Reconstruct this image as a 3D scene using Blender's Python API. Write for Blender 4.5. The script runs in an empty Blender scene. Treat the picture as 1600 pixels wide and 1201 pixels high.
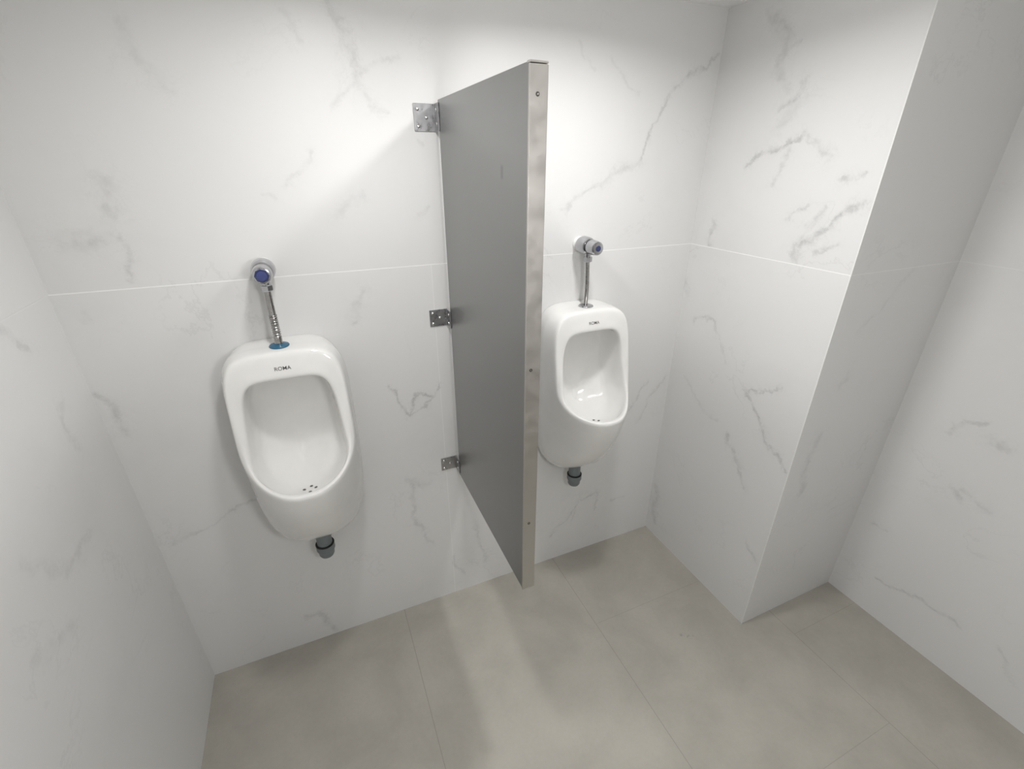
import bpy, bmesh, math, random
from mathutils import Vector, Matrix
from mathutils.bvhtree import BVHTree

sc = bpy.context.scene
C = sc.collection
# ------------------------------------------------------------------ camera
yaw, pitch = 0.40959, -0.44650
F = Vector((math.sin(yaw) * math.cos(pitch), math.cos(yaw) * math.cos(pitch), math.sin(pitch)))
Rt = Vector((math.cos(yaw), -math.sin(yaw), 0))
Up = Rt.cross(F)
cam_data = bpy.data.cameras.new('camera')
cam = bpy.data.objects.new('camera', cam_data)
C.objects.link(cam)
m3 = Matrix((Rt, Up, -F)).transposed()
cam.matrix_world = Matrix.Translation(Vector((-1.54895, -1.60473, 1.91781))) @ m3.to_4x4()
cam_data.sensor_width = 36
cam_data.lens = 723.284 / 1600 * 36
cam_data.clip_start = 0.02
sc.camera = cam
# ------------------------------------------------------------------ world, view
w = bpy.data.worlds.new('world'); sc.world = w; w.use_nodes = True
w.node_tree.nodes['Background'].inputs['Color'].default_value = (0.9, 0.95, 1, 1)
w.node_tree.nodes['Background'].inputs['Strength'].default_value = 0.0
sc.view_settings.view_transform = 'Standard'
sc.view_settings.look = 'None'
sc.view_settings.gamma = 1
sc.view_settings.exposure = 0.86
try: sc.view_settings.use_curve_mapping = False
except Exception: pass
# ------------------------------------------------------------------ room sizes (metres)
XL, XP, XR = -2.198, 0.0, 0.5945          # left wall, pier side, right wall
YB, YPIER, YF = 0.0, -0.6958, -3.4        # back wall, pier front, wall behind the camera
H = 2.4205                                # ceiling
ZG = 1.6                                  # joint between the tile courses
# lamps on the ceiling: x, y, watts, kind
LAMPS = [(-1.42, -0.61, 3.1, 'flat'), (-0.70, -0.59, 4.3, 'flat'), (-1.12, -1.85, 12.0, 'globe')]
# ------------------------------------------------------------------ helpers
def link(name, bm, mats, parent=None, smooth=True, kind=None):
    me = bpy.data.meshes.new(name)
    bm.normal_update(); bm.to_mesh(me); bm.free()
    for m in (mats if isinstance(mats, (list, tuple)) else [mats]): me.materials.append(m)
    if smooth:
        for p in me.polygons: p.use_smooth = True
        me.set_sharp_from_angle(angle=math.radians(38))
    o = bpy.data.objects.new(name, me); C.objects.link(o)
    if parent: o.parent = parent
    if kind: o['kind'] = kind
    return o
def thing(name, label, cat, loc, group=None):
    o = bpy.data.objects.new(name, None); C.objects.link(o)
    o.location = loc; o.empty_display_size = .05
    o['label'] = label; o['category'] = cat
    if group: o['group'] = group
    return o
def add_box(bm, a, b, mi=0, bevel=0):
    x0, y0, z0 = a; x1, y1, z1 = b
    r = bmesh.ops.create_cube(bm, size=1, matrix=Matrix.Translation(((x0+x1)/2, (y0+y1)/2, (z0+z1)/2)) @ Matrix.Diagonal((abs(x1-x0), abs(y1-y0), abs(z1-z0), 1)))
    vs = r['verts']
    es = list({e for v in vs for e in v.link_edges}); fs = list({f for v in vs for f in v.link_faces})
    for f in fs: f.material_index = mi
    if bevel: bmesh.ops.bevel(bm, geom=es, offset=bevel, segments=2, profile=.5, affect='EDGES')
def frame(d):
    d = Vector(d).normalized()
    u = d.orthogonal().normalized(); return u, d.cross(u), d
def lathe(bm, prof, origin, axis, n=40, mi=0, caps=True):
    """prof: list of (distance along the axis, radius)"""
    u, v, d = frame(axis); o = Vector(origin); rows = []
    for h, r in prof:
        rows.append([bm.verts.new(o + d*h + (u*math.cos(2*math.pi*i/n) + v*math.sin(2*math.pi*i/n))*max(r, 1e-5)) for i in range(n)])
    for a, b in zip(rows, rows[1:]):
        for i in range(n):
            f = bm.faces.new((a[i], a[(i+1) % n], b[(i+1) % n], b[i])); f.material_index = mi
    if caps:
        bm.faces.new(rows[0][::-1]).material_index = mi; bm.faces.new(rows[-1]).material_index = mi
    bmesh.ops.recalc_face_normals(bm, faces=bm.faces[:])
def tube(bm, pts, rad, n=16):
    """smooth tube through pts; rad a number or function of the fraction travelled"""
    P = [Vector(p) for p in pts]; Q = []
    ext = [2*P[0]-P[1]] + P + [2*P[-1]-P[-2]]
    for i in range(1, len(ext)-2):
        for k in range(24):
            t = k/24; a, b, c, d = ext[i-1:i+3]
            Q.append(.5*((2*b)+(c-a)*t+(2*a-5*b+4*c-d)*t*t+(3*b-a-3*c+d)*t**3))
    Q.append(P[-1]); rows = []
    u = (Q[1]-Q[0]).orthogonal().normalized()
    for i, q in enumerate(Q):
        t = (Q[min(i+1, len(Q)-1)] - Q[max(i-1, 0)]).normalized()
        u = (u - t*u.dot(t)).normalized(); v = t.cross(u)
        r = rad(i/(len(Q)-1)) if callable(rad) else rad
        rows.append([bm.verts.new(q + (u*math.cos(2*math.pi*k/n)+v*math.sin(2*math.pi*k/n))*r) for k in range(n)])
    for a, b in zip(rows, rows[1:]):
        for k in range(n): bm.faces.new((a[k], a[(k+1) % n], b[(k+1) % n], b[k]))
    bm.faces.new(rows[0][::-1]); bm.faces.new(rows[-1])
    bmesh.ops.recalc_face_normals(bm, faces=bm.faces[:])
# ------------------------------------------------------------------ materials
class NT:
    def __init__(s, mat): s.t = mat.node_tree if hasattr(mat, 'node_tree') else mat; s.x = 0
    def n(s, typ, ins=None, **kw):
        nd = s.t.nodes.new(typ); s.x += 40; nd.location = (s.x, 0)
        for k, v in kw.items(): setattr(nd, k, v)
        for k, v in (ins or {}).items():
            if isinstance(v, bpy.types.NodeSocket): s.t.links.new(v, nd.inputs[k])
            else: nd.inputs[k].default_value = v
        return nd
    def m(s, op, a, b=0.0, c=0.0, clamp=False):
        nd = s.n('ShaderNodeMath', {0: a, 1: b, 2: c}, operation=op); nd.use_clamp = clamp
        return nd.outputs[0]
    def noise(s, vec, scale, detail=4, rough=.55, dist=0.0, color=False):
        nd = s.n('ShaderNodeTexNoise', {'Vector': vec, 'Scale': scale, 'Detail': detail, 'Roughness': rough, 'Distortion': dist})
        return nd.outputs['Color' if color else 'Fac']
    def ramp(s, v, lo, hi, a=0.0, b=1.0):
        return s.n('ShaderNodeMapRange', {0: v, 1: lo, 2: hi, 3: a, 4: b}, interpolation_type='SMOOTHSTEP').outputs[0]
    def mix(s, f, a, b):
        nd = s.n('ShaderNodeMix', data_type='RGBA')
        for i, v in ((0, f), (6, a), (7, b)):
            if isinstance(v, bpy.types.NodeSocket): s.t.links.new(v, nd.inputs[i])
            else: nd.inputs[i].default_value = v
        return nd.outputs[2]
def new_mat(name):
    m = bpy.data.materials.new(name); m.use_nodes = True
    return m, NT(m), m.node_tree.nodes['Principled BSDF']
def simple(name, col, rough=.4, metal=0.0, spec=.5, coat=0.0, bump=0.0, bscale=80, rvar=0.0, stretch=None):
    m, t, b = new_mat(name)
    tc = t.n('ShaderNodeTexCoord').outputs['Object']
    vec = tc
    if stretch: vec = t.n('ShaderNodeMapping', {'Vector': tc, 'Scale': stretch}).outputs[0]
    nz = t.noise(vec, bscale, 4)
    c2 = tuple(x*.9 for x in col)
    t.t.links.new(t.mix(nz, (*c2, 1), (*col, 1)), b.inputs['Base Color'])
    t.t.links.new(t.ramp(nz, .3, .7, rough-rvar, rough+rvar), b.inputs['Roughness'])
    b.inputs['Metallic'].default_value = metal
    b.inputs['Specular IOR Level'].default_value = spec
    if coat:
        b.inputs['Coat Weight'].default_value = coat; b.inputs['Coat Roughness'].default_value = .03
    if bump:
        bp = t.n('ShaderNodeBump', {'Height': nz, 'Strength': bump, 'Distance': .002})
        t.t.links.new(bp.outputs[0], b.inputs['Normal'])
    return m
# one short stretch of a vein, shared by every wall
g = bpy.data.node_groups.new('vein_stretch', 'ShaderNodeTree')
for nm, st in (('P', 'NodeSocketVector'), ('A', 'NodeSocketVector'), ('B', 'NodeSocketVector'), ('Width', 'NodeSocketFloat'), ('Strength', 'NodeSocketFloat')):
    g.interface.new_socket(nm, in_out='INPUT', socket_type=st)
g.interface.new_socket('P', in_out='OUTPUT', socket_type='NodeSocketVector')
gt = NT(g); gi = gt.n('NodeGroupInput'); go = gt.n('NodeGroupOutput')
def vm(t, op, a, b=None, scale=None):
    ins = {0: a}
    if b is not None: ins[1] = b
    nd = t.n('ShaderNodeVectorMath', ins, operation=op)
    if scale is not None: nd.inputs['Scale'].default_value = scale
    return nd
# P carries the wall coordinates in x, y and the strongest vein met so far in z
flat = vm(gt, 'MULTIPLY', gi.outputs['P'], (1, 1, 0)).outputs[0]
pa = vm(gt, 'SUBTRACT', flat, gi.outputs['A']).outputs[0]
ba = vm(gt, 'SUBTRACT', gi.outputs['B'], gi.outputs['A']).outputs[0]
hh = gt.m('DIVIDE', vm(gt, 'DOT_PRODUCT', pa, ba).outputs['Value'], vm(gt, 'DOT_PRODUCT', ba, ba).outputs['Value'], clamp=True)
sb = vm(gt, 'SCALE', ba); gt.t.links.new(hh, sb.inputs['Scale'])
dd = vm(gt, 'DISTANCE', pa, sb.outputs[0]).outputs['Value']
val = gt.m('MULTIPLY', gt.ramp(gt.m('DIVIDE', dd, gi.outputs['Width']), 1.0, 0.0), gi.outputs['Strength'])
val = gt.m('MAXIMUM', val, gt.n('ShaderNodeSeparateXYZ', {0: gi.outputs['P']}).outputs[2])
gt.t.links.new(vm(gt, 'ADD', flat, gt.n('ShaderNodeCombineXYZ', {2: val}).outputs[0]).outputs[0], go.inputs[0])
def strokes(t, P, veins, wk, sk):
    """run the wall coordinates through every stroke, return the vein strength"""
    for wd, st, pts in veins:
        for a, c in zip(pts, pts[1:]):
            gn = t.n('ShaderNodeGroup'); gn.node_tree = g
            t.t.links.new(P, gn.inputs['P'])
            gn.inputs['A'].default_value = (*a, 0); gn.inputs['B'].default_value = (*c, 0)
            gn.inputs['Width'].default_value = wd*wk; gn.inputs['Strength'].default_value = st*sk
            P = gn.outputs[0]
    return t.n('ShaderNodeSeparateXYZ', {0: P}).outputs[2]

def marble(name, axis, veins, vjoints=(), seed=0.0, joint=1.0):
    """white veined porcelain; axis 'x' for walls lying along x, 'y' for walls lying along y"""
    m, t, b = new_mat(name)
    pos = t.n('ShaderNodeNewGeometry').outputs['Position']
    sep = t.n('ShaderNodeSeparateXYZ', {0: pos})
    u = sep.outputs[0 if axis == 'x' else 1]; z = sep.outputs[2]
    P = t.n('ShaderNodeCombineXYZ', {0: u, 1: z, 2: seed}).outputs[0]
    wc = t.noise(P, 9, 6, .65, color=True)
    warp = vm(t, 'SUBTRACT', wc, (.5, .5, .5)).outputs[0]
    nd = vm(t, 'SCALE', warp, scale=.11)
    Pw = vm(t, 'ADD', P, nd.outputs[0]).outputs[0]
    Pw = t.n('ShaderNodeVectorMath', {0: Pw, 1: (1, 1, 0)}, operation='MULTIPLY').outputs[0]
    acc = strokes(t, Pw, veins, 1.5, .9); wide = strokes(t, Pw, veins, 4.5, .5)
    brk = t.ramp(t.noise(P, 22, 5, .6), .38, .62, .25, 1.0)
    # hair lines that live only near the drawn veins
    hair = t.m('ABSOLUTE', t.m('SUBTRACT', t.noise(P, 13, 7, .7, .6), .5))
    hair = t.ramp(hair, .022, .0)
    cloud = t.ramp(t.noise(P, 30, 6, .7), .4, .75)
    vein = t.m('ADD', t.m('MULTIPLY', acc, brk), t.m('MULTIPLY', wide, t.m('ADD', t.m('MULTIPLY', hair, .55), t.m('MULTIPLY', cloud, .45))))
    faint = t.m('MULTIPLY', t.ramp(t.m('ABSOLUTE', t.m('SUBTRACT', t.noise(P, 3.2, 8, .62, .4), .5)), .012, 0), t.m('MULTIPLY', t.ramp(t.noise(P, 2.3, 2), .5, .68), .14))
    haze = t.m('MULTIPLY', t.ramp(t.noise(P, 2.0, 5, .6), .5, .8), .10)
    tot = t.m('ADD', t.m('MULTIPLY', vein, .36), t.m('ADD', faint, haze), clamp=True)
    col = t.mix(tot, (.70, .698, .69, 1), (.34, .34, .345, 1))
    # joints
    jm = t.ramp(t.m('ABSOLUTE', t.m('SUBTRACT', z, ZG)), .0022, .0012)
    for vx in vjoints:
        jm = t.m('MAXIMUM', jm, t.m('MULTIPLY', t.ramp(t.m('ABSOLUTE', t.m('SUBTRACT', u, vx)), .0018, .0009), .5))
    col = t.mix(t.m('MULTIPLY', jm, joint), col, (.84, .84, .83, 1))
    t.t.links.new(col, b.inputs['Base Color'])
    b.inputs['Roughness'].default_value = .38
    b.inputs['Specular IOR Level'].default_value = .35
    bp = t.n('ShaderNodeBump', {'Height': t.m('SUBTRACT', 1, jm), 'Strength': .25, 'Distance': .001})
    t.t.links.new(bp.outputs[0], b.inputs['Normal'])
    return m
def floor_mat():
    m, t, b = new_mat('grey_porcelain_floor')
    pos = t.n('ShaderNodeNewGeometry').outputs['Position']
    sep = t.n('ShaderNodeSeparateXYZ', {0: pos}); x, y = sep.outputs[0], sep.outputs[1]
    n1 = t.noise(pos, 3.5, 6, .6, .3); n2 = t.noise(pos, 60, 4, .7)
    col = t.mix(t.ramp(n1, .3, .7), (.365, .35, .31, 1), (.435, .415, .37, 1))
    col = t.mix(t.m('MULTIPLY', t.ramp(n2, .35, .7), .12), col, (.30, .28, .24, 1))
    jm = None
    for vx in (-1.411, -.617, .177):
        q = t.ramp(t.m('ABSOLUTE', t.m('SUBTRACT', x, vx)), .0016, .0008)
        jm = q if jm is None else t.m('MAXIMUM', jm, q)
    for vy, lo, hi in ((-.43, -.617, .177), (-1.23, -.617, .177), (-2.03, -.617, .177), (-.83, .177, 9), (-1.63, .177, 9), (-2.43, .177, 9), (-1.43, -1.411, -.617), (-2.23, -1.411, -.617), (-2.1, -9, -1.411)):
        q = t.ramp(t.m('ABSOLUTE', t.m('SUBTRACT', y, vy)), .0014, .0007)
        q = t.m('MULTIPLY', q, t.m('MULTIPLY', t.m('GREATER_THAN', x, lo), t.m('LESS_THAN', x, hi)))
        jm = t.m('MAXIMUM', jm, t.m('MULTIPLY', q, .6))
    col = t.mix(t.m('MULTIPLY', jm, .6), col, (.22, .205, .18, 1))
    # a little scuff
    sc_ = strokes(t, t.n('ShaderNodeVectorMath', {0: pos, 1: (1, 1, 0)}, operation='MULTIPLY').outputs[0], [(.016, .5, [(-.295, -.633), (-.255, -.655)])], 1, 1)
    col = t.mix(t.m('MULTIPLY', sc_, t.ramp(n2, .45, .6)), col, (.2, .19, .17, 1))
    t.t.links.new(col, b.inputs['Base Color'])
    b.inputs['Roughness'].default_value = .45; b.inputs['Specular IOR Level'].default_value = .4
    return m
porcelain = simple('glazed_white_porcelain', (.83, .825, .805), .06, 0, .55, 0, 0, 12, .02)
chrome = simple('chrome', (.52, .52, .54), .15, 1, .5, 0, 0, 40, .05)
hose_metal = simple('dull_steel_hose', (.42, .41, .40), .28, 1, .5, 0, 0, 60, .05)
steel_sheet = simple('satin_steel_sheet', (.33, .333, .33), .33, 1, .5, 0, 0, 3, .02)
def add_smudge(m, x, z0, z1):
    """a small dull mark on the sheet, at object y = x between z0 and z1"""
    t = NT(m); b = m.node_tree.nodes['Principled BSDF']; src = b.inputs['Base Color'].links[0].from_socket
    sp = t.n('ShaderNodeSeparateXYZ', {0: t.n('ShaderNodeTexCoord').outputs['Object']})
    dy = t.m('ABSOLUTE', t.m('SUBTRACT', sp.outputs[1], x)); dz = t.m('ABSOLUTE', t.m('SUBTRACT', sp.outputs[2], (z0+z1)/2))
    k = t.m('MULTIPLY', t.ramp(dy, .012, .002), t.ramp(dz, (z1-z0)*.7, (z1-z0)*.3))
    t.t.links.new(t.mix(t.m('MULTIPLY', k, .35), src, (.12, .12, .12, 1)), b.inputs['Base Color'])
steel_edge = simple('brushed_steel_edge', (.60, .58, .55), .40, 1, .5, 0, 0, 25, .05)
steel_bracket = simple('bracket_steel', (.40, .40, .41), .33, 1, .5, 0, 0, 60, .08)
screw_metal = simple('bright_screw', (.75, .75, .75), .15, 1)
black = simple('black_rubber', (.02, .02, .02), .5)
grey_pvc = simple('grey_pvc', (.17, .195, .20), .45, 0, .4)
blue_plastic = simple('blue_plastic', (.028, .036, .11), .4)
blue_light = simple('pale_blue_plastic', (.045, .06, .19), .4)
teal_plastic = simple('teal_blue_washer', (.022, .12, .21), .25)
white_plastic = simple('white_wall_plug', (.85, .85, .84), .4)
paint = simple('white_ceiling_paint', (.93, .93, .92), .7, 0, .3)
ink = simple('dark_print', (.05, .05, .05), .5)
hole_dark = simple('hole_shadow_grey', (.12, .12, .11), .6)
grout_white = simple('pale_corner_grout', (.8,.8,.78), .6)

# veins drawn on each wall: (width, strength, points along the wall and up it)
V_BACK = [(0.016, 0.5, [(-1.856, 2.216), (-1.831, 2.136), (-1.795, 2.096)]), (0.022, 0.8, [(-1.992, 1.88), (-2.004, 1.799)]), (0.024, 0.8, [(-2.121, 1.739), (-2.077, 1.74), (-2.025, 1.752)]), (0.009, 0.8, [(-1.996, 1.749), (-1.999, 1.676), (-2.001, 1.615)]), (0.012, 0.9, [(-1.396, 2.304), (-1.344, 2.236), (-1.324, 2.16), (-1.337, 2.112)]), (0.009, 0.7, [(-1.324, 2.155), (-1.268, 2.177), (-1.212, 2.2)]), (0.012, 0.9, [(-1.337, 2.112), (-1.289, 2.067), (-1.251, 2.053)]), (0.009, 0.7, [(-1.353, 2.112), (-1.413, 2.069)]), (0.009, 0.6, [(-1.485, 1.948), (-1.561, 1.868)]), (0.008, 0.5, [(-1.641, 1.831), (-1.612, 1.829)]), (0.014, 0.5, [(-1.444, 1.771), (-1.401, 1.804), (-1.352, 1.832)]), (0.009, 0.6, [(-1.18, 1.983), (-1.161, 1.961)]), (0.008, 0.6, [(-1.185, 1.76), (-1.163, 1.773)]), (0.011, 0.7, [(-1.391, 1.532), (-1.443, 1.427)]), (0.007, 1.5, [(-1.359, 1.163), (-1.324, 1.112), (-1.287, 1.02), (-1.241, 1.128), (-1.191, 1.099)]), (0.006, 1.3, [(-1.287, 1.02), (-1.221, 1.063), (-1.167, 1.141)]), (0.011, 0.9, [(-1.317, 0.699), (-1.313, 0.528), (-1.289, 0.42), (-1.248, 0.344)]), (0.014, 0.8, [(-1.333, 0.727), (-1.28, 0.689), (-1.241, 0.692)]), (0.016, 1.0, [(-1.828, 0.148), (-1.764, 0.143), (-1.717, 0.023)]), (0.006, 0.9, [(-2.092, 0.731), (-2.025, 0.76), (-1.992, 0.768), (-1.871, 0.812)]), (0.009, 0.6, [(-2.157, 0.705), (-2.092, 0.731)]), (0.013, 0.9, [(-2.18, 1.291), (-2.161, 1.263), (-2.155, 1.175)]), (0.012, 0.4, [(-2.135, 1.535), (-2.133, 1.515)]), (0.007, 1.1, [(-0.008, 2.287), (-0.111, 2.221), (-0.183, 2.172), (-0.227, 2.125), (-0.279, 2.045), (-0.292, 1.981), (-0.317, 1.933)]), (0.012, 0.8, [(-0.317, 1.933), (-0.432, 1.884), (-0.493, 1.844)]), (0.009, 0.9, [(-0.432, 1.895), (-0.493, 1.844), (-0.593, 1.804), (-0.644, 1.755)]), (0.008, 0.4, [(-0.609, 2.283), (-0.593, 2.241), (-0.544, 2.196)]), (0.008, 0.9, [(-0.132, 0.948), (-0.227, 0.808)]), (0.009, 0.7, [(-0.044, 0.963), (-0.119, 0.864), (-0.167, 0.736)]), (0.006, 1.1, [(-0.641, 0.167), (-0.519, 0.281), (-0.463, 0.351), (-0.377, 0.356)]), (0.006, 0.9, [(-0.516, 0.229), (-0.489, 0.292)]), (0.007, 0.8, [(-0.372, 0.248), (-0.367, 0.369)]), (0.006, 0.8, [(-0.275, 0.289), (-0.187, 0.277)]), (0.009, 0.7, [(-1.041, 0.397), (-1.021, 0.259), (-0.999, 0.127)]), (0.008, 0.7, [(-1.155, 0.229), (-1.117, 0.131), (-1.079, 0.027)]), (0.026, 0.6, [(0.079, 0.26), (0.023, 0.045)]), (0.008, 0.5, [(-0.484, 2.231), (-0.349, 2.135)]), (0.01, 0.5, [(-1.5, 2.267), (-1.464, 2.216)])]
V_PIERSIDE = [(0.02, 0.9, [(-0.184, 2.368), (-0.271, 2.288), (-0.269, 2.196), (-0.317, 2.151)]), (0.011, 1.1, [(-0.389, 2.168), (-0.369, 2.125), (-0.309, 2.091)]), (0.009, 0.8, [(-0.319, 2.267), (-0.291, 2.245)]), (0.009, 1.6, [(-0.413, 2.008), (-0.316, 1.968), (-0.268, 1.951), (-0.208, 1.916)]), (0.011, 0.9, [(-0.424, 2.0), (-0.471, 1.963), (-0.515, 1.916)]), (0.01, 1.0, [(-0.365, 1.961), (-0.352, 1.841)]), (0.008, 1.2, [(-0.644, 1.897), (-0.589, 1.871)]), (0.013, 1.5, [(-0.653, 1.805), (-0.588, 1.723), (-0.527, 1.677), (-0.485, 1.639)]), (0.012, 1.1, [(-0.555, 1.785), (-0.48, 1.659), (-0.492, 1.615)]), (0.008, 1.1, [(-0.485, 1.793), (-0.461, 1.769), (-0.437, 1.736)]), (0.008, 1.0, [(-0.637, 1.691), (-0.556, 1.643)]), (0.008, 1.0, [(-0.108, 1.704), (-0.105, 1.617)]), (0.014, 0.8, [(0.052, 1.48), (-0.036, 1.397)]), (0.008, 1.1, [(-0.096, 1.28), (-0.148, 1.301), (-0.205, 1.297)]), (0.009, 0.7, [(-0.205, 1.297), (-0.311, 1.16)]), (0.007, 1.4, [(-0.431, 1.079), (-0.517, 0.989), (-0.601, 0.904), (-0.687, 0.853)]), (0.006, 1.4, [(-0.441, 1.076), (-0.512, 1.119), (-0.576, 1.143)]), (0.009, 1.1, [(-0.392, 0.843), (-0.437, 0.804), (-0.529, 0.647)]), (0.026, 0.9, [(-0.044, 0.295), (-0.061, 0.08)]), (0.008, 0.9, [(-0.607, 0.424), (-0.68, 0.361)]), (0.009, 0.6, [(-0.493, 1.952), (-0.529, 1.943)]), (0.02, 0.6, [(-0.313, 2.024), (-0.383, 2.111)]), (0.009, 0.5, [(-0.099, 0.996), (-0.228, 0.888), (-0.329, 0.873)])]
V_PIERFRONT = [(0.02, 0.8, [(0.112, 0.988), (0.092, 0.907), (0.112, 0.716)]), (0.014, 0.6, [(0.161, 1.232), (0.143, 1.197)]), (0.01, 0.4, [(0.336, 1.593), (0.135, 1.392)])]
V_RIGHT = [(0.022, 0.8, [(-0.589, 2.213), (-0.545, 2.139), (-0.492, 2.084), (-0.431, 2.043)]), (0.026, 0.6, [(-0.431, 2.043), (-0.408, 1.969), (-0.387, 1.9)]), (0.01, 1.0, [(-0.955, 1.084), (-0.909, 1.047), (-0.872, 0.98)]), (0.012, 0.8, [(-0.975, 1.027), (-1.043, 1.013)]), (0.014, 0.9, [(-0.951, 0.781), (-0.993, 0.751)]), (0.009, 1.1, [(-0.769, 0.435), (-0.823, 0.436)]), (0.008, 1.0, [(-0.851, 0.205), (-0.941, 0.219), (-1.032, 0.249), (-1.171, 0.24)]), (0.012, 0.7, [(-0.976, 0.799), (-1.087, 0.763)]), (0.018, 0.5, [(-0.695, 1.111), (-0.644, 0.967)]), (0.01, 0.6, [(-1.281, 0.269), (-1.352, 0.179)])]
V_LEFT = [(0.016, 0.7, [(0.112, 1.989), (0.213, 1.953), (0.331, 1.912)]), (0.012, 0.8, [(-0.263, 1.584), (-0.196, 1.523)]), (0.014, 0.7, [(-0.169, 1.352), (-0.203, 1.304), (-0.177, 1.225)]), (0.014, 0.7, [(-0.451, 1.036), (-0.365, 1.031), (-0.311, 1.031)]), (0.018, 0.6, [(-0.548, 1.164), (-0.451, 1.036)]), (0.02, 0.5, [(-0.661, 0.988), (-0.535, 0.949)])]

# ------------------------------------------------------------------ the room
XM = -1.10                                 # the back wall is laid as four big fields, each with its own veins
def pick(lx, hx, lz, hz):
    return [v for v in V_BACK if lx <= sum(q[0] for q in v[2])/len(v[2]) < hx and lz <= sum(q[1] for q in v[2])/len(v[2]) < hz]
M_back = [marble('marble_back_low', 'x', pick(-9, XM, -9, ZG), (-1.158,)), marble('marble_back_high', 'x', pick(-9, XM, ZG, 9)),
          marble('marble_back_low', 'x', pick(XM, 9, -9, ZG)), marble('marble_back_high', 'x', pick(XM, 9, ZG, 9))]
M_side = marble('marble_pier_side', 'y', V_PIERSIDE, (), 3.0)
M_pfront = marble('marble_pier_front', 'x', V_PIERFRONT, (), 5.0, .5)
M_right = marble('marble_right', 'y', V_RIGHT, (), 7.0, .3)
M_left = marble('marble_left', 'y', V_LEFT, (), 9.0, .12)
T = .12
def slab(name, a, b, m, rad=0):
    bm = bmesh.new(); add_box(bm, a, b, 0, rad); return link(name, bm, m, None, False, 'structure')
slab('floor', (XL-T, YF-T, -T), (XR+T, YB+T, 0), floor_mat())
slab('ceiling', (XL-T, YF-T, H), (XR+T, YB+T, H+T), paint)
bm = bmesh.new()
xs, zs = (XL-T, XM, XR+T), (0, ZG, H)
for i in (0, 1):
    for k in (0, 1):
        f = bm.faces.new([bm.verts.new((x, YB, z)) for x, z in ((xs[i], zs[k]), (xs[i+1], zs[k]), (xs[i+1], zs[k+1]), (xs[i], zs[k+1]))]); f.material_index = 2*i+k
bmesh.ops.remove_doubles(bm, verts=bm.verts[:], dist=1e-5)
r = bmesh.ops.extrude_face_region(bm, geom=bm.faces[:])
bmesh.ops.translate(bm, verts=[v for v in r['geom'] if isinstance(v, bmesh.types.BMVert)], vec=(0, T, 0))
bmesh.ops.recalc_face_normals(bm, faces=bm.faces[:])
link('wall_back', bm, M_back, None, False, 'structure')
slab('wall_left', (XL-T, YF, 0), (XL, YB, H), M_left)
slab('wall_right', (XR, YF, 0), (XR+T, YB, H), M_right)
slab('wall_front', (XL-T, YF-T, 0), (XR+T, YF, H), M_pfront)
bm = bmesh.new(); add_box(bm, (XP, YPIER, 0), (XR, YB, H))
bm.normal_update()
for f in bm.faces:
    if abs(f.normal.y) > .5: f.material_index = 1
link('wall_pier', bm, [M_side, M_pfront], None, False, 'structure')
bm = bmesh.new(); add_box(bm, (XP-.0012, YPIER-.0012, 0), (XP+.0022, YPIER+.0022, H), 0)
link('trim_1', bm, grout_white, None, False, 'structure')

# ------------------------------------------------------------------ ceiling lamps (above the frame, they light the room)
lamp_names = ['flat round white ceiling lamp above the left urinal', 'flat round white ceiling lamp above the right urinal', 'globe ceiling lamp hanging over the middle of the room']
glow, gt2, gb = new_mat('lit_diffuser')
gb.inputs['Base Color'].default_value = (.9, .9, .9, 1)
gb.inputs['Emission Color'].default_value = (1, .97, .93, 1); gb.inputs['Emission Strength'].default_value = 6
for (x, y, watts, kind), lb in zip(LAMPS, lamp_names):
    t = thing('ceiling_lamp', lb, 'ceiling lamp', (x, y, H), 'lamps on the ceiling')
    ld = bpy.data.lights.new('lamp_light', 'AREA' if kind == 'flat' else 'POINT'); ld.energy = watts; ld.color = (1, .993, .99)
    if kind == 'flat':
        bm = bmesh.new(); lathe(bm, [(0, .095), (.008, .095), (.012, .09), (.012, .0)], (0, 0, 0), (0, 0, -1), 40, caps=False); link('trim_ring', bm, paint, t)
        bm = bmesh.new(); lathe(bm, [(.012, .082), (.016, .078), (.018, .06), (.0185, .0)], (0, 0, 0), (0, 0, -1), 40, caps=False); link('diffuser', bm, glow, t)
        ld.shape = 'DISK'; ld.size = .13; ld.spread = math.radians(162); dz = -.022
    else:
        bm = bmesh.new(); lathe(bm, [(0, .06), (.02, .06), (.03, .045), (.034, .0)], (0, 0, 0), (0, 0, -1), 40, caps=False); link('base', bm, paint, t)
        bm = bmesh.new(); lathe(bm, [(.034, .006), (.33, .006), (.335, .04), (.35, .07), (.38, .10), (.42, .11), (.46, .10), (.49, .07), (.505, .03), (.508, .0)], (0, 0, 0), (0, 0, -1), 40, caps=False); link('bulb', bm, glow, t)
        ld.shadow_soft_size = .11; dz = -.625
    lo = bpy.data.objects.new('lamp_light', ld); C.objects.link(lo); lo.parent = t; lo.location = (0, 0, dz)

# ------------------------------------------------------------------ urinals
def outline(hw, zt, zb, zc, nt, nb, yt, yb, pw, c, tp, n=112):
    """one closed ring of the basin: squarish top, rounder foot, nose coming forward in the middle"""
    out = []
    for i in range(n):
        a = 2*math.pi*(i+.5)/n; co, s = math.cos(a), math.sin(a)
        e = 2/nt if s >= 0 else 2/nb
        x = hw*math.copysign(abs(co)**e, co)
        z = zc + (zt-zc)*abs(s)**e if s >= 0 else zc - (zc-zb)*abs(s)**e
        f = min(max((zt-z)/(zt-zb), 0), 1)
        y = yt + (yb-yt)*f**pw*(1-c*abs(x/hw)**2)
        out.append(Vector((x*(1+tp*(f-.5)), y, z)))
    return out
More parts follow.
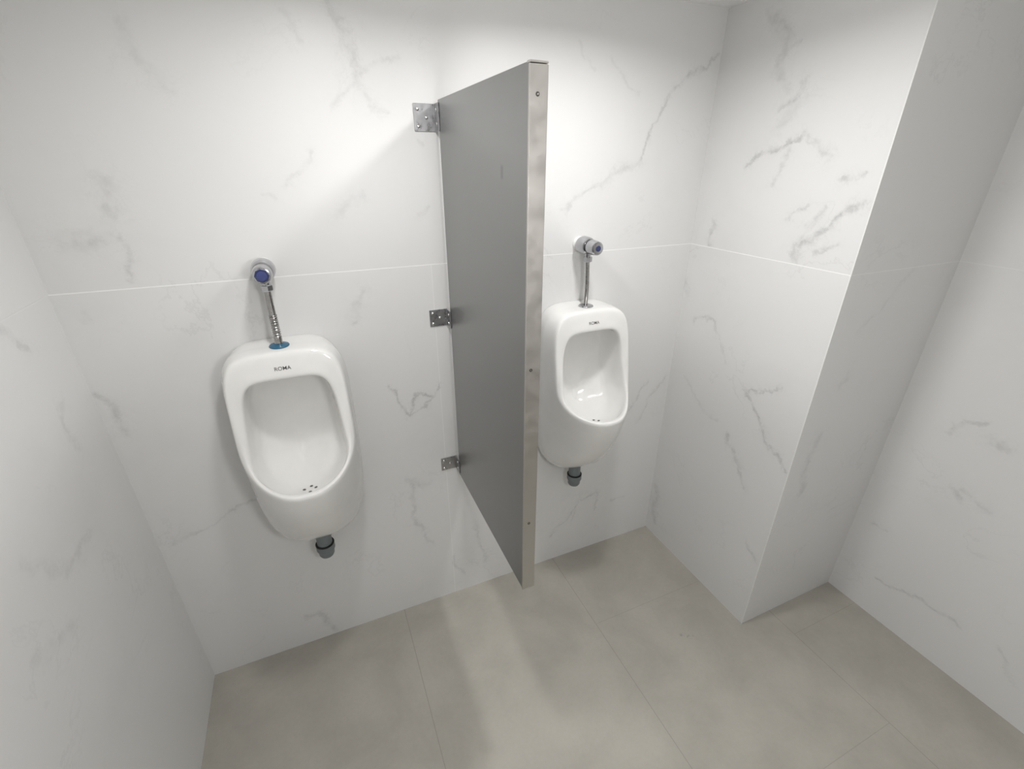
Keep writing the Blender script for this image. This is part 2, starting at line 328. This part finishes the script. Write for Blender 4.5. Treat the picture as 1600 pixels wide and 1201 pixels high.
#       hw    zt     zb    zc    nt   nb    y top  y bottom  power
RINGS = [
 (.178, 1.408, .655, 1.12, 4.4, 4.0, -.001, -.001, 1.0, .0, .0),
 (.183, 1.408, .655, 1.12, 4.4, 4.0, -.020, -.045, 1.2, .3, .0),
 (.186, 1.407, .680, 1.14, 4.4, 4.2, -.045, -.140, 1.7, .7, .0),
 (.186, 1.406, .748, 1.16, 4.5, 4.3, -.070, -.222, 2.0, .82, .0),
 (.182, 1.406, .835, 1.16, 4.6, 4.0, -.092, -.275, 1.8, .80, .0),
 (.177, 1.405, .925, 1.16, 4.7, 3.8, -.114, -.315, 1.4, .74, .0),
 (.1735, 1.403, .985, 1.16, 4.8, 3.5, -.128, -.333, 1.15, .69, .01),
 (.170, 1.398, 1.003, 1.16, 4.8, 3.35, -.136, -.334, 1.07, .675, .02),
 (.164, 1.386, 1.008, 1.155, 4.8, 3.15, -.142, -.328, 1.15, .65, .03),
 (.152, 1.358, 1.006, 1.13, 5.0, 2.85, -.150, -.315, 1.6, .55, .07),
 (.141, 1.332, .998, 1.10, 5.6, 2.6, -.156, -.302, 2.2, .45, .11),
 (.1365, 1.321, .986, 1.089, 6.2, 2.48, -.150, -.294, 2.6, .39, .14),
 (.133, 1.317, .970, 1.08, 6.4, 2.4, -.125, -.282, 2.6, .38, .14),
 (.126, 1.312, .954, 1.07, 6.0, 2.3, -.070, -.255, 2.6, .35, .12),
 (.112, 1.296, .945, 1.05, 5.0, 2.2, -.040, -.215, 2.8, .30, .10),
 (.082, 1.240, .944, 1.03, 3.2, 2.0, -.032, -.165, 3.0, .2, .0),
 (.048, 1.150, .955, 1.02, 2.4, 2.0, -.031, -.105, 3.0, .1, .0),
 (.012, 1.050, .980, 1.01, 2.0, 2.0, -.031, -.055, 2.0, .0, .0)]
def urinal_mesh():
    K = [outline(*r) for r in RINGS]; rows = []
    E = [K[0]] + K + [K[-1]]
    for i in range(1, len(E)-2):
        for k in range(4):
            t = k/4
            rows.append([.5*((2*b)+(c-a)*t+(2*a-5*b+4*c-d)*t*t+(3*b-a-3*c+d)*t**3) for a, b, c, d in zip(*E[i-1:i+3])])
    rows.append(K[-1])
    bm = bmesh.new(); V = [[bm.verts.new(v) for v in r] for r in rows]; n = len(V[0])
    for a, b in zip(V, V[1:]):
        for i in range(n): bm.faces.new((a[i], b[i], b[(i+1) % n], a[(i+1) % n]))
    bm.faces.new(V[0]); bm.faces.new(V[-1][::-1])
    bmesh.ops.recalc_face_normals(bm, faces=bm.faces[:])
    return bm
bm0 = urinal_mesh(); BVH = BVHTree.FromBMesh(bm0); bm0.free()
def stick(p, d, off=.0006):
    """drop a point on the porcelain along d"""
    hit = BVH.ray_cast(Vector(p), Vector(d).normalized())
    return (hit[0] + hit[1]*off, hit[1]) if hit[0] is not None else (Vector(p), Vector((0, -1, 0)))
def text_mesh(body, size):
    cu = bpy.data.curves.new('lettering', 'FONT'); cu.body = body; cu.size = size; cu.align_x = 'CENTER'; cu.offset = size*.004
    o = bpy.data.objects.new('lettering', cu); C.objects.link(o)
    me = bpy.data.meshes.new_from_object(o.evaluated_get(bpy.context.evaluated_depsgraph_get()))
    bpy.data.objects.remove(o); bm = bmesh.new(); bm.from_mesh(me); bpy.data.meshes.remove(me); return bm
def make_urinal(x, label, teal):
    t = thing('urinal', label, 'urinal', (x, 0, 0), 'wall hung urinals')
    body = link('basin', urinal_mesh(), porcelain, t)
    # print on the apron
    bm = text_mesh('ROMA', .0155)
    bmesh.ops.triangulate(bm, faces=bm.faces[:])
    for v in bm.verts:
        p, _ = stick((v.co.x*1.05, -.6, 1.352+v.co.y), (0, 1, 0)); v.co = p
    bmesh.ops.recalc_face_normals(bm, faces=bm.faces[:])
    link('brand_lettering', bm, ink, t, False)
    # inlet washer on the top
    p, nrm = stick((0, -.082, 1.8), (0, 0, -1), 0)
    bm = bmesh.new()
    lathe(bm, [(-.001, .0285), (.002, .0295), (.005, .0275), (.0075, .019), (.009, .0125), (.009, .006)], p, nrm, 40)
    o = link('inlet_washer', bm, teal_plastic if teal else chrome, t)
    o['label'] = 'teal blue plastic washer' if teal else 'chrome washer'
    # drain openings in the bowl floor
    for dx, dy in ((-.014, -.205), (.008, -.192), (.022, -.208), (.004, -.226)):
        p, nrm = stick((dx, dy, 1.15), (0, 0, -1), .0004)
        bm = bmesh.new(); lathe(bm, [(0, .0052), (.0004, .0048), (.0002, .0001)], p, nrm, 16)
        link('drain_hole', bm, hole_dark, t)
    # waste pipe
    bm = bmesh.new(); tube(bm, [(0, -.085, .70), (0, -.085, .66), (0, -.085, .60), (0, -.086, .56)], .0275, 32)
    pipe = link('waste_pipe', bm, grey_pvc, t)
    bm = bmesh.new()
    lathe(bm, [(0, .0275), (.002, .0335), (.024, .0340), (.030, .0312), (.034, .0290), (.050, .0280), (.057, .0245), (.059, .0165), (.050, .0155), (.050, .0001)], (0, -.086, .600), (0, 0, -1), 40)
    link('coupling', bm, grey_pvc, pipe)
    bm = bmesh.new(); lathe(bm, [(0, .0278), (.001, .0341), (.003, .0343), (.004, .0338)], (0, -.086, .602), (0, 0, -1), 40)
    link('seal_ring', bm, black, pipe)
    return t
make_urinal(-1.6743, 'white porcelain urinal with a teal blue inlet washer, left of the steel partition', True)
make_urinal(-.5696, 'white porcelain urinal with a chrome inlet washer, between the partition and the pier', False)

# ------------------------------------------------------------------ push valves over the urinals
def make_valve(x, z, label, left):
    t = thing('flush_valve', label, 'flush valve', (x, 0, z), 'push button flush valves')
    ax = Vector((0, -1, 0)) if left else Vector((.02, -1, 0))
    bm = bmesh.new(); lathe(bm, [(0, .027), (.002, .029), (.010, .028), (.016, .022), (.022, .021)], (0, 0, 0), (0, -1, 0)); link('wall_plug', bm, white_plastic, t)
    bm = bmesh.new(); lathe(bm, [(.018, .020), (.022, .030), (.036, .0335), (.062, .0325), (.076, .029), (.079, .0265)], (0, 0, 0), ax); b = link('valve_body', bm, chrome, t)
    bm = bmesh.new(); lathe(bm, [(.079, .0245), (.084, .0245)], (0, 0, 0), ax); link('gap_ring', bm, black, b)
    bm = bmesh.new(); lathe(bm, [(.083, .0255), (.086, .0275), (.112, .0265), (.118, .0255), (.128, .0245), (.1315, .022), (.1325, .018)], (0, 0, 0), ax); k = link('push_button', bm, chrome, t)
    if left:
        bm = bmesh.new(); lathe(bm, [(.131, .0198), (.1345, .0192), (.1352, .017), (.1345, .0145)], (0, 0, 0), ax, 8); link('button_cap', bm, blue_plastic, k, False)
        bm = bmesh.new(); lathe(bm, [(.132, .0145), (.1362, .0135), (.1366, .001)], (0, 0, 0), ax); link('button_dot', bm, blue_light, k)
    else:
        bm = bmesh.new(); lathe(bm, [(.132, .0105), (.1345, .0100), (.1347, .001)], (0, 0, 0), ax); link('button_cap', bm, blue_plastic, k)
    yb = -.070
    bm = bmesh.new(); lathe(bm, [(.024, .0125), (.040, .0125)], (0, yb, 0), (0, 0, -1)); link('outlet_neck', bm, chrome, t)
    bm = bmesh.new(); lathe(bm, [(.038, .0150), (.040, .0170), (.054, .0170), (.057, .0150), (.058, .009)], (0, yb, 0), (0, 0, -1), 6 if left else 8); link('coupling_nut', bm, chrome, t, False)
    zt = 1.409 - z
    if left:
        bm = bmesh.new(); tube(bm, [(0, yb, -.05), (0, yb-.001, -.09), (.0, yb-.004, -.135)], .0098, 20); link('flush_pipe', bm, hose_metal, t)
        L = [(.0, yb-.004, -.13), (0, yb-.007, -.17), (0, -.082, zt+.006)]
        bm = bmesh.new(); tube(bm, L, lambda f: .0112 + (.0013*math.sin(f*2*math.pi*13) if f < .78 else .0006), 20); link('corrugated_hose', bm, hose_metal, t)
    else:
        bm = bmesh.new(); tube(bm, [(0, yb, -.05), (.002, yb-.001, -.10), (.003, yb-.003, -.15), (.001, yb-.006, -.19), (-.004, -.082, zt+.006)], .0078, 20); link('flush_pipe', bm, hose_metal, t)
    return t
make_valve(-1.674, 1.632, 'chrome flush valve with a large blue button and ribbed hose, above the left urinal', True)
make_valve(-.568, 1.634, 'chrome flush valve with a small blue dot and smooth pipe, above the right urinal', False)

# ------------------------------------------------------------------ the steel partition
add_smudge(steel_sheet, -.540, 1.160, 1.188)
PX, PT, PY0, PY1, PZ0, PZ1 = -1.1118, .0372, -.040, -.6816, .7247, 2.0876
t = thing('partition_panel', 'grey stainless steel privacy partition bracketed to the wall between the two urinals', 'partition', (PX+PT/2, 0, PZ0))
def loc(p): return (p[0]-PX-PT/2, p[1], p[2]-PZ0)
bm = bmesh.new(); add_box(bm, loc((PX, PY1+.006, PZ0)), loc((PX+PT, PY0, PZ1)), 0, .0015); link('panel', bm, steel_sheet, t, False)
bm = bmesh.new()
add_box(bm, loc((PX-.0012, PY1-.0008, PZ0-.0005)), loc((PX+PT+.0012, PY1+.0055, PZ1-.004)), 0, .001)
link('edge_channel', bm, steel_edge, t, False)['label'] = 'lighter brushed steel front edge'
bm = bmesh.new()
add_box(bm, loc((PX-.0012, PY1-.0008, PZ1-.003)), loc((PX+PT+.0012, PY1+.012, PZ1+.0012)), 0, .001)
link('top_lip', bm, steel_edge, t, False)
for z, dx in ((2.035, .016), (1.465, .013), (.985, .016)):
    p = loc((PX+dx, PY1, z)); bm = bmesh.new()
    lathe(bm, [(0, .0042), (.0014, .0042), (.0016, .0030), (.0008, .0012), (.0006, .0001)], p, (0, -1, 0), 20)
    link('edge_screw', bm, simple('edge_screw_steel', (.16, .15, .14), .35, 1), t)
for z0, z1, tone in ((2.005, 2.080, 0), (1.376, 1.438, 0), (.737, .797, 0)):
    bm = bmesh.new(); x0 = PX-.0665
    add_box(bm, loc((x0, -.0035, z0)), loc((PX-.0005, -.0002, z1)), 0, .0008)
    add_box(bm, loc((PX-.0036, -.050, z0)), loc((PX-.0004, -.0002, z1)), 0, .0008)
    add_box(bm, loc((PX-.0052, -.008, z0)), loc((PX-.0004, -.0002, z1)), 0, .0015)
    br = link('mounting_bracket', bm, steel_bracket, t, False)
    h = z1-z0
    for fx, fz in ((.012, .80), (.012, .18), (.038, .5)):
        bm = bmesh.new(); lathe(bm, [(0, .0056), (.0015, .0052), (.0028, .0036), (.0032, .0001)], loc((x0+fx, -.0034, z0+h*fz)), (0, -1, 0), 20)
        link('screw', bm, screw_metal, br)
    for fy, fz in ((.030, .75), (.030, .25)):
        bm = bmesh.new(); lathe(bm, [(0, .0052), (.0015, .0048), (.0026, .003), (.003, .0001)], loc((PX-.0034, -fy, z0+h*fz)), (-1, 0, 0), 20)
        link('screw', bm, screw_metal, br)
